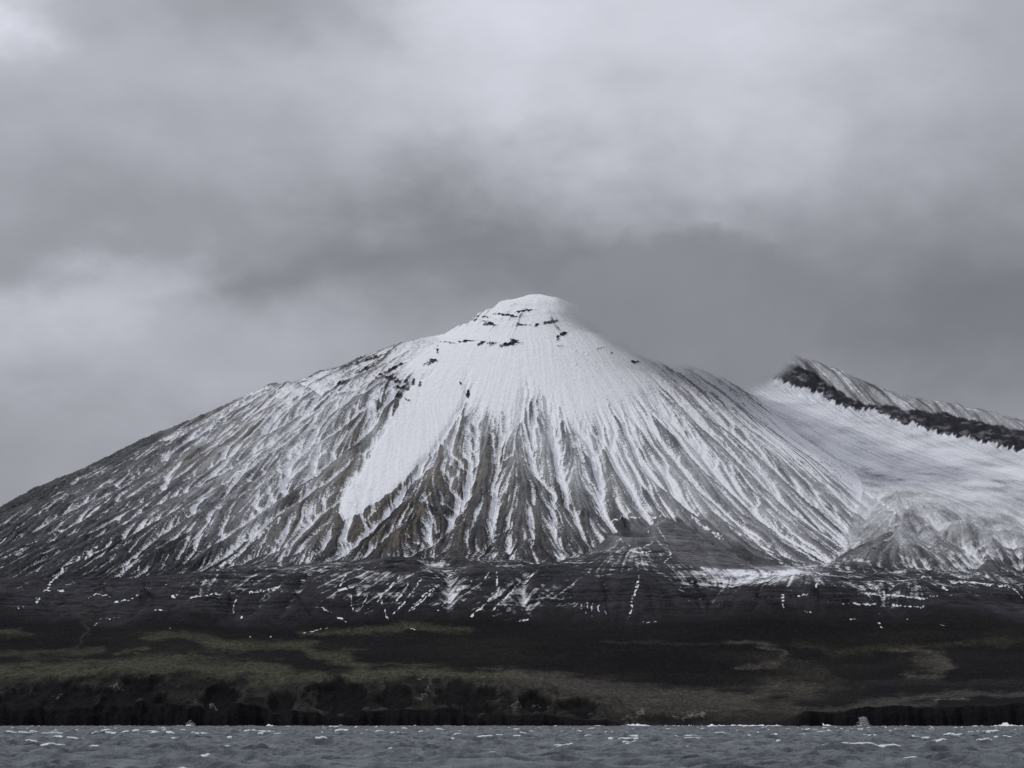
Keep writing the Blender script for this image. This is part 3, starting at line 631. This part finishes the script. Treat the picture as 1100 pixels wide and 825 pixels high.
# ------------------------------------------------------------------ sea
h = []
y = 430.0
while y < 6300: h.append(y); y += np.clip(y * 0.0028, 1.6, 9.0)
YS = np.array(h); PS = np.arange(-120, 1221, 1.25)
PW, YW = np.meshgrid(PS, YS); XW = (PW - CX) / F * YW
wz = np.zeros(XW.shape, np.float32); r = np.random.default_rng(3)
gx_ = XW + 18 * fbm(XW / 140, YW / 140, 2, 2); gy_ = YW + 18 * fbm(XW / 120, YW / 120, 6, 2)
for k in range(46):
    lam = 5.5 * (1.09 ** k) * (0.9 + .2 * r.random()); th = math.radians(78) + r.normal() * .5
    if lam > 170: break
    am = 0.0125 * lam * math.exp(-(lam / 55.0) ** 2) + .0016 * lam
    ph = r.random() * 6.28
    ar = 2 * math.pi / lam * (gx_ * math.cos(th) + gy_ * math.sin(th)) + ph
    grp = 1 + .6 * vnoise(XW / (lam * 3) + k, YW / (lam * 4), k)
    fade = np.clip(1.6 - YW / (lam * 420), 0.35, 1)
    wz += (am * grp * (np.abs(np.sin(ar / 2)) * -2 + 1.27) * fade).astype(np.float32)
wz *= 1.45
stdw = wz.std()
fo = fbm(XW / 15, YW / 45, 5, 3); big = fbm(XW / 300, YW / 500, 8, 2)
foam = sstep(3.0, 3.6, wz / stdw + 1.1 * fo + .4 * big - .35 * sstep(2000, 5500, YW))
foam = np.maximum(foam, .42 * sstep(2.0, 2.6, fo + .5 * big + .5 * wz / stdw))
# deep ocean beyond the detailed patch: one skirt out to the horizon
COs = np.stack([XW, YW, wz], -1).reshape(-1, 3); nrs, ncs = XW.shape
ix = np.arange(nrs * ncs, dtype=np.int32).reshape(nrs, ncs)
Qs = np.stack([ix[:-1, :-1], ix[:-1, 1:], ix[1:, 1:], ix[1:, :-1]], -1).reshape(-1, 4)
far_c = np.array([(-90000, -30000, -1.4), (90000, -30000, -1.4), (90000, 120000, -1.4), (-90000, 120000, -1.4)], np.float32)
COs = np.concatenate([COs, far_c]); Qs = np.concatenate([Qs, [[nrs * ncs + k for k in range(4)]]]).astype(np.int32)
me = new_mesh('sea', COs, Qs)
a = me.attributes.new('foam', 'FLOAT', 'POINT'); a.data.foreach_set('value', np.concatenate([foam.ravel(), np.zeros(4)]).astype(np.float32))
sm = bpy.data.materials.new('sea_water'); nt, N, L, M = nodes(sm)
at = N('ShaderNodeAttribute', attribute_name='foam'); geo = N('ShaderNodeNewGeometry')
mp = N('ShaderNodeMapping'); mp.inputs['Scale'].default_value = (1, .55, 1); L(geo.outputs['Position'], mp.inputs[0])
n1 = N('ShaderNodeTexNoise', i_Scale=.22, i_Detail=5.0, i_Roughness=.65); L(mp.outputs[0], n1.inputs['Vector'])
mp2 = N('ShaderNodeMapping'); mp2.inputs['Scale'].default_value = (1, .09, 1); L(geo.outputs['Position'], mp2.inputs[0])
n2 = N('ShaderNodeTexNoise', i_Scale=.11, i_Detail=6.0, i_Roughness=.68); L(mp2.outputs[0], n2.inputs['Vector'])
b = N('ShaderNodeBsdfPrincipled', i_Roughness=.32, i_IOR=1.33)
fs = M('ADD', at.outputs['Fac'], M('MULTIPLY', M('SUBTRACT', n1.outputs['Fac'], .6), .9)); mr = N('ShaderNodeMapRange', interpolation_type='SMOOTHSTEP'); L(fs, mr.inputs[0]); mr.inputs[1].default_value = .35; mr.inputs[2].default_value = .8
cr = N('ShaderNodeValToRGB'); L(n2.outputs['Fac'], cr.inputs[0]); cr.color_ramp.elements[0].position = .36; cr.color_ramp.elements[0].color = (.006, .010, .014, 1); cr.color_ramp.elements[1].position = .64; cr.color_ramp.elements[1].color = (.090, .106, .120, 1)  # dark and light of the waves mottled into the water colour
mx = N('ShaderNodeMix', data_type='RGBA'); L(mr.outputs[0], mx.inputs['Factor']); L(cr.outputs[0], mx.inputs['A']); mx.inputs['B'].default_value = (.62, .65, .67, 1)
L(mx.outputs['Result'], b.inputs['Base Color']); L(M('MULTIPLY_ADD', mr.outputs[0], .5, .32), b.inputs['Roughness'])
bp = N('ShaderNodeBump', i_Strength=1.0, i_Distance=1.6); L(n1.outputs['Fac'], bp.inputs['Height']); L(bp.outputs[0], b.inputs['Normal'])
o = N('ShaderNodeOutputMaterial'); L(b.outputs[0], o.inputs[0])
link('sea', me, sm, 'structure', 'choppy slate blue sea with small white crests in front of the island', 'sea')
log('sea', nrs, ncs)

# ------------------------------------------------------------------ surf along the shore and a burst of spray
fm = bpy.data.materials.new('white_foam'); nt, N, L, M = nodes(fm)
geo = N('ShaderNodeNewGeometry'); n1 = N('ShaderNodeTexNoise', i_Scale=.5, i_Detail=4.0); L(geo.outputs['Position'], n1.inputs['Vector'])
b = N('ShaderNodeBsdfPrincipled', i_Roughness=.9); cr = N('ShaderNodeValToRGB'); L(n1.outputs['Fac'], cr.inputs[0]); cr.color_ramp.elements[0].position = .3; cr.color_ramp.elements[0].color = (.55, .58, .62, 1); cr.color_ramp.elements[1].position = .6; cr.color_ramp.elements[1].color = (.8, .82, .84, 1)
L(cr.outputs[0], b.inputs['Base Color']); o = N('ShaderNodeOutputMaterial'); L(b.outputs[0], o.inputs[0])
xs = np.arange(-1750, 1750, 2.2)
pp = CX + F * xs / 5980
sh = 6000 + 26 * fbm(xs / 160, xs * 0 + 3, 2, 3) + 12 * fbm(xs / 30, xs * 0 + 9, 5, 2) - 330 * sstep(845, 862, pp)
brk = (pp > 841) & (pp < 866)
amt = np.zeros_like(xs)
for c, w, a_ in [(194, 12, .8), (204, 5, 1.2), (290, 4, 1.6), (455, 30, .3), (540, 10, .5), (575, 12, .4), (684, 16, 2.0), (800, 46, 1.2), (765, 6, 1.6), (835, 5, 1.6), (880, 13, 2.0), (1080, 14, 2.2), (1048, 5, 1), (960, 30, .5), (925, 8, 1.5), (135, 14, .4), (40, 5, .5), (730, 18, .8), (1120, 20, 1)]:
    amt = np.maximum(amt, a_ * np.exp(-(((CX + F * xs / sh) - c) / w) ** 2))
amt = amt * (.55 + .6 * np.abs(fbm(xs / 14, xs * 0, 4, 3))) * 4.6 - .55
prof = [(-26, -1.0), (-18, .4), (-11, .75), (-5, 1.0), (0, .8), (5, -.6)]
V = []; 
for dy, hgt in prof:
    V.append(np.stack([xs, sh + dy + 3 * fbm(xs / 9, xs * 0 + dy, 3, 2) - 4, (amt * hgt if hgt > 0 else amt * 0 - 2) + .5 * fbm(xs / 5, xs * 0 + dy, 6, 2) + (.9 if hgt > 0 else 0)], -1))
V = np.stack(V, 0); nr2, nc2 = V.shape[:2]; ix = np.arange(nr2 * nc2).reshape(nr2, nc2)
Qf = np.stack([ix[:-1, :-1], ix[:-1, 1:], ix[1:, 1:], ix[1:, :-1]], -1)
keep = (amt[:-1] > .35) & (amt[1:] > .35) & ~brk[1:]
Qf = Qf[:, keep].reshape(-1, 4)
used = np.unique(Qf); rm = np.zeros(nr2 * nc2, np.int32); rm[used] = np.arange(len(used))
link('surf_foam', new_mesh('surf_foam', V.reshape(-1, 3)[used], rm[Qf]), fm, 'stuff', 'white surf breaking in thin lines along the black shore', 'surf')
# spray: a plume of small water clots thrown up against the black cliff
r = np.random.default_rng(5)
def spray(px, Y, hh, ww, n):
    cx = (px - CX) / F * Y
    nb = max(3, n // 60)
    t = r.random(nb); bx = ww * (r.normal(size=nb) * (.16 + .16 * (1 - t)) - .22 * t); bz = hh * (.04 + .8 * t ** 1.7); br = (.22 - .12 * t) * hh * (.6 + .8 * r.random(nb))
    k = r.integers(0, nb, n); d = r.normal(size=(n, 3)); d *= (.55 * br[k] * r.random(n) ** .5)[:, None]
    x = cx + bx[k] + d[:, 0]; z = np.abs(bz[k] + d[:, 2]) + .3; yy = Y + d[:, 1] * 1.5
    s = .2 + .6 * r.random(n) ** 2
    d = r.normal(size=(n, 4, 3)); d /= np.linalg.norm(d, axis=-1, keepdims=True)
    return (np.stack([x, yy, z], -1)[:, None] + d * s[:, None, None]).reshape(-1, 3)
V = np.concatenate([spray(929, 5650, 31, 26, 14000), spray(205, 5975, 24, 22, 1500)])
k = np.arange(len(V) // 4) * 4
T = np.concatenate([np.stack([k, k + 1, k + 2], 1), np.stack([k, k + 1, k + 3], 1), np.stack([k, k + 2, k + 3], 1), np.stack([k + 1, k + 2, k + 3], 1)])
sm2 = bpy.data.materials.new('spray_droplets'); nt, N, L, M = nodes(sm2)
geo = N('ShaderNodeNewGeometry'); n1 = N('ShaderNodeTexNoise', i_Scale=.3, i_Detail=3.0); L(geo.outputs['Position'], n1.inputs['Vector'])
cr = N('ShaderNodeValToRGB'); L(n1.outputs['Fac'], cr.inputs[0]); cr.color_ramp.elements[0].color = (.8, .83, .86, 1); cr.color_ramp.elements[1].color = (.95, .96, .97, 1)
d1 = N('ShaderNodeBsdfDiffuse'); d2 = N('ShaderNodeBsdfTranslucent'); L(cr.outputs[0], d1.inputs[0]); L(cr.outputs[0], d2.inputs[0])
mx = N('ShaderNodeMixShader', i_0=.5); L(d1.outputs[0], mx.inputs[1]); L(d2.outputs[0], mx.inputs[2]); o = N('ShaderNodeOutputMaterial'); L(mx.outputs[0], o.inputs[0])
link('sea_spray', new_mesh('sea_spray', V, T, False), sm2, 'stuff', 'white spray thrown up where waves hit the dark cliffs', 'spray')

# ------------------------------------------------------------------ cloud that hides the right shoulder of the summit, low wisp in the saddle
def dirc(px, row, Y): return ((px - CX) / F * Y, Y, hz(row, Y))
import bmesh
def ellipsoid(name, c, rad, seg=32):
    bm = bmesh.new(); bmesh.ops.create_uvsphere(bm, u_segments=seg, v_segments=seg // 2, radius=1.0)
    for v in bm.verts: v.co = (c[0] + v.co.x * rad[0], c[1] + v.co.y * rad[1], c[2] + v.co.z * rad[2])
    me = bpy.data.meshes.new(name); bm.to_mesh(me); bm.free(); return me
def cloud_mat(c, rad, dens, colr, name, scale, flat=1.0):
    m = bpy.data.materials.new(name); nt, N, L, M = nodes(m)
    g = N('ShaderNodeNewGeometry')
    sub = N('ShaderNodeVectorMath', operation='SUBTRACT'); L(g.outputs['Position'], sub.inputs[0]); sub.inputs[1].default_value = c
    dv = N('ShaderNodeVectorMath', operation='DIVIDE'); L(sub.outputs[0], dv.inputs[0]); dv.inputs[1].default_value = rad
    ln = N('ShaderNodeVectorMath', operation='LENGTH'); L(dv.outputs[0], ln.inputs[0])
    n = N('ShaderNodeTexNoise', i_Scale=scale, i_Detail=5.0, i_Roughness=.6); L(g.outputs['Position'], n.inputs['Vector'])
    e = M('ADD', ln.outputs['Value'], M('MULTIPLY', M('SUBTRACT', n.outputs['Fac'], .5), 1.7))
    mr = N('ShaderNodeMapRange', interpolation_type='SMOOTHSTEP'); L(e, mr.inputs[0]); mr.inputs[1].default_value = .98; mr.inputs[2].default_value = .35
    mr.inputs[3].default_value = 0; mr.inputs[4].default_value = 1
    d = M('MULTIPLY', M('POWER', mr.outputs[0], 2.2), dens)
    ab = N('ShaderNodeVolumeAbsorption'); ab.inputs['Color'].default_value = (0, 0, 0, 1); L(d, ab.inputs['Density'])
    em = N('ShaderNodeEmission'); n2 = N('ShaderNodeTexNoise', i_Scale=scale * .6, i_Detail=6.0, i_Roughness=.55); L(g.outputs['Position'], n2.inputs['Vector'])  # vapour glows by itself in place of scattered daylight
    cr = N('ShaderNodeValToRGB'); L(n2.outputs['Fac'], cr.inputs[0]); cr.color_ramp.elements[0].position = .3; cr.color_ramp.elements[0].color = tuple(v * .95 for v in colr) + (1,); cr.color_ramp.elements[1].position = .7; cr.color_ramp.elements[1].color = tuple(v * 1.08 for v in colr) + (1,); L(cr.outputs[0], em.inputs['Color']); L(d, em.inputs['Strength'])
    ad = N('ShaderNodeAddShader'); L(ab.outputs[0], ad.inputs[0]); L(em.outputs[0], ad.inputs[1])
    o = N('ShaderNodeOutputMaterial'); L(ad.outputs[0], o.inputs['Volume'])
    return m
c1 = dirc(726, 350, 12150); r1 = (900.0, 1200.0, 560.0)
link('cloud', ellipsoid('cloud', c1, r1), cloud_mat(c1, r1, .034, (.243, .250, .279), 'cloud_vapour', .0028), 'stuff', 'large grey cloud hanging over the right shoulder of the summit', 'cloud')
c2 = dirc(770, 384, 12700); r2 = (560.0, 900.0, 240.0)
link('low_cloud', ellipsoid('low_cloud', c2, r2), cloud_mat(c2, r2, .034, (.245, .252, .281), 'low_vapour', .0045), 'stuff', 'small wisp of low cloud in the saddle between the cone and the old crater rim', 'cloud')

# ------------------------------------------------------------------ sky: sky texture behind a heavy overcast
SUN_AZ, SUN_EL = math.radians(-112), math.radians(38)       # azimuth from +Y towards +X: left and a little behind the camera
w = bpy.data.worlds.new('World'); bpy.context.scene.world = w; nt, N, L, M = nodes(w)
tc = N('ShaderNodeTexCoord'); nrm = N('ShaderNodeVectorMath', operation='NORMALIZE'); L(tc.outputs['Generated'], nrm.inputs[0])
sp = N('ShaderNodeSeparateXYZ'); L(nrm.outputs[0], sp.inputs[0])
mpn = N('ShaderNodeMapping'); mpn.inputs['Scale'].default_value = (1, 1, 1.7); L(nrm.outputs[0], mpn.inputs[0])
wn = N('ShaderNodeTexNoise', i_Scale=7.0, i_Detail=6.0, i_Roughness=.55); L(mpn.outputs[0], wn.inputs['Vector'])
wsep = N('ShaderNodeSeparateColor'); L(wn.outputs['Color'], wsep.inputs[0])
wn2 = N('ShaderNodeTexNoise', i_Scale=26.0, i_Detail=5.0, i_Roughness=.5); L(mpn.outputs[0], wn2.inputs['Vector'])
wsep2 = N('ShaderNodeSeparateColor'); L(wn2.outputs['Color'], wsep2.inputs[0])
az = M('ARCTAN2', sp.outputs[0], sp.outputs[1]); el = M('ARCSINE', sp.outputs[2])
az = M('ADD', az, M('MULTIPLY', M('SUBTRACT', wsep.outputs[0], .5), .16)); el = M('ADD', el, M('MULTIPLY', M('SUBTRACT', wsep.outputs[1], .5), .09))
az = M('ADD', az, M('MULTIPLY', M('SUBTRACT', wsep2.outputs[0], .5), .050)); el = M('ADD', el, M('MULTIPLY', M('SUBTRACT', wsep2.outputs[1], .5), .038))
mr = N('ShaderNodeMapRange', interpolation_type='SMOOTHSTEP'); L(el, mr.inputs[0]); mr.inputs[1].default_value = .14; mr.inputs[2].default_value = .36; mr.inputs[3].default_value = .345; mr.inputs[4].default_value = .48
val = mr.outputs[0]
def blob(px, row, sx, sy, a, tilt=0.0):
    global val
    da = M('SUBTRACT', az, (px - CX) / F); de = M('SUBTRACT', el, math.atan((HY - row) / F))
    if tilt: de = M('SUBTRACT', de, M('MULTIPLY', da, tilt))
    e = M('ADD', M('POWER', M('ABSOLUTE', M('DIVIDE', da, sx / F)), 2.0), M('POWER', M('ABSOLUTE', M('DIVIDE', de, sy / F)), 2.0))
    val = M('ADD', val, M('MULTIPLY', M('EXPONENT', M('MULTIPLY', e, -1.0)), a))
blob(0, 45, 75, 38, .30); blob(560, 20, 90, 60, .10); blob(740, 10, 290, 130, .20); blob(330, 10, 170, 55, -.12); blob(520, 120, 200, 50, .09); blob(150, 110, 180, 50, .03)
blob(370, 280, 400, 52, -.12, .05); blob(830, 335, 330, 105, -.105); blob(1150, 350, 230, 130, -.10); blob(75, 340, 140, 44, .17, .25); blob(200, 400, 330, 60, .10); blob(60, 230, 150, 45, -.03); blob(1100, 200, 120, 120, -.05); blob(1080, 20, 100, 60, -.08)
blob(230, 320, 60, 24, -.07, .2); blob(640, 250, 200, 60, -.03)
# high, unseen part of the overcast is brighter and lights the land
hi = N('ShaderNodeMapRange', interpolation_type='SMOOTHSTEP'); L(sp.outputs[2], hi.inputs[0]); hi.inputs[1].default_value = .38; hi.inputs[2].default_value = .95; hi.inputs[3].default_value = 0; hi.inputs[4].default_value = .36
val = M('ADD', val, hi.outputs[0])
tone = M('MULTIPLY', val, M('MULTIPLY_ADD', M('SUBTRACT', wsep2.outputs[2], .5), .22, 1.0))
sc = N('ShaderNodeCombineXYZ'); L(M('MULTIPLY', tone, .975), sc.inputs[0]); L(M('MULTIPLY', tone, .995), sc.inputs[1]); L(M('MULTIPLY', tone, 1.105), sc.inputs[2])
b1 = N('ShaderNodeBackground', i_Strength=1.0); L(sc.outputs[0], b1.inputs[0])
sky = N('ShaderNodeTexSky', sky_type='NISHITA', sun_disc=False, sun_elevation=SUN_EL, sun_rotation=SUN_AZ)
b2 = N('ShaderNodeBackground', i_Strength=.05); L(sky.outputs[0], b2.inputs[0])
mx = N('ShaderNodeMixShader', i_0=.94); L(b2.outputs[0], mx.inputs[1]); L(b1.outputs[0], mx.inputs[2])
o = N('ShaderNodeOutputWorld'); L(mx.outputs[0], o.inputs[0])

sd = bpy.data.lights.new('sun', 'SUN'); sd.energy = 1.3; sd.angle = math.radians(10); sd.color = (1.0, .97, .93)
so = bpy.data.objects.new('sun', sd); bpy.context.scene.collection.objects.link(so)
from mathutils import Vector
dirv = Vector((math.sin(SUN_AZ) * math.cos(SUN_EL), math.cos(SUN_AZ) * math.cos(SUN_EL), math.sin(SUN_EL)))
so.rotation_euler = dirv.to_track_quat('Z', 'Y').to_euler()

cam = bpy.data.cameras.new('camera'); co = bpy.data.objects.new('camera', cam); bpy.context.scene.collection.objects.link(co)
cam.sensor_width = 36; cam.lens = 36 * F / 1100; cam.clip_start = 1; cam.clip_end = 300000
co.location = (0, 0, CAMZ); co.rotation_euler = (math.radians(90), 0, 0); cam.shift_y = (HY - 412.5) / 1100
s = bpy.context.scene; s.camera = co
s.view_settings.view_transform = 'Standard'; s.view_settings.look = 'None'; s.view_settings.exposure = 0; s.view_settings.gamma = 1
s.render.engine = 'CYCLES'; s.cycles.max_bounces = 4; s.cycles.diffuse_bounces = 2; s.cycles.use_denoising = False
s.cycles.volume_step_rate = 1.0; s.cycles.volume_max_steps = 64
log('done')
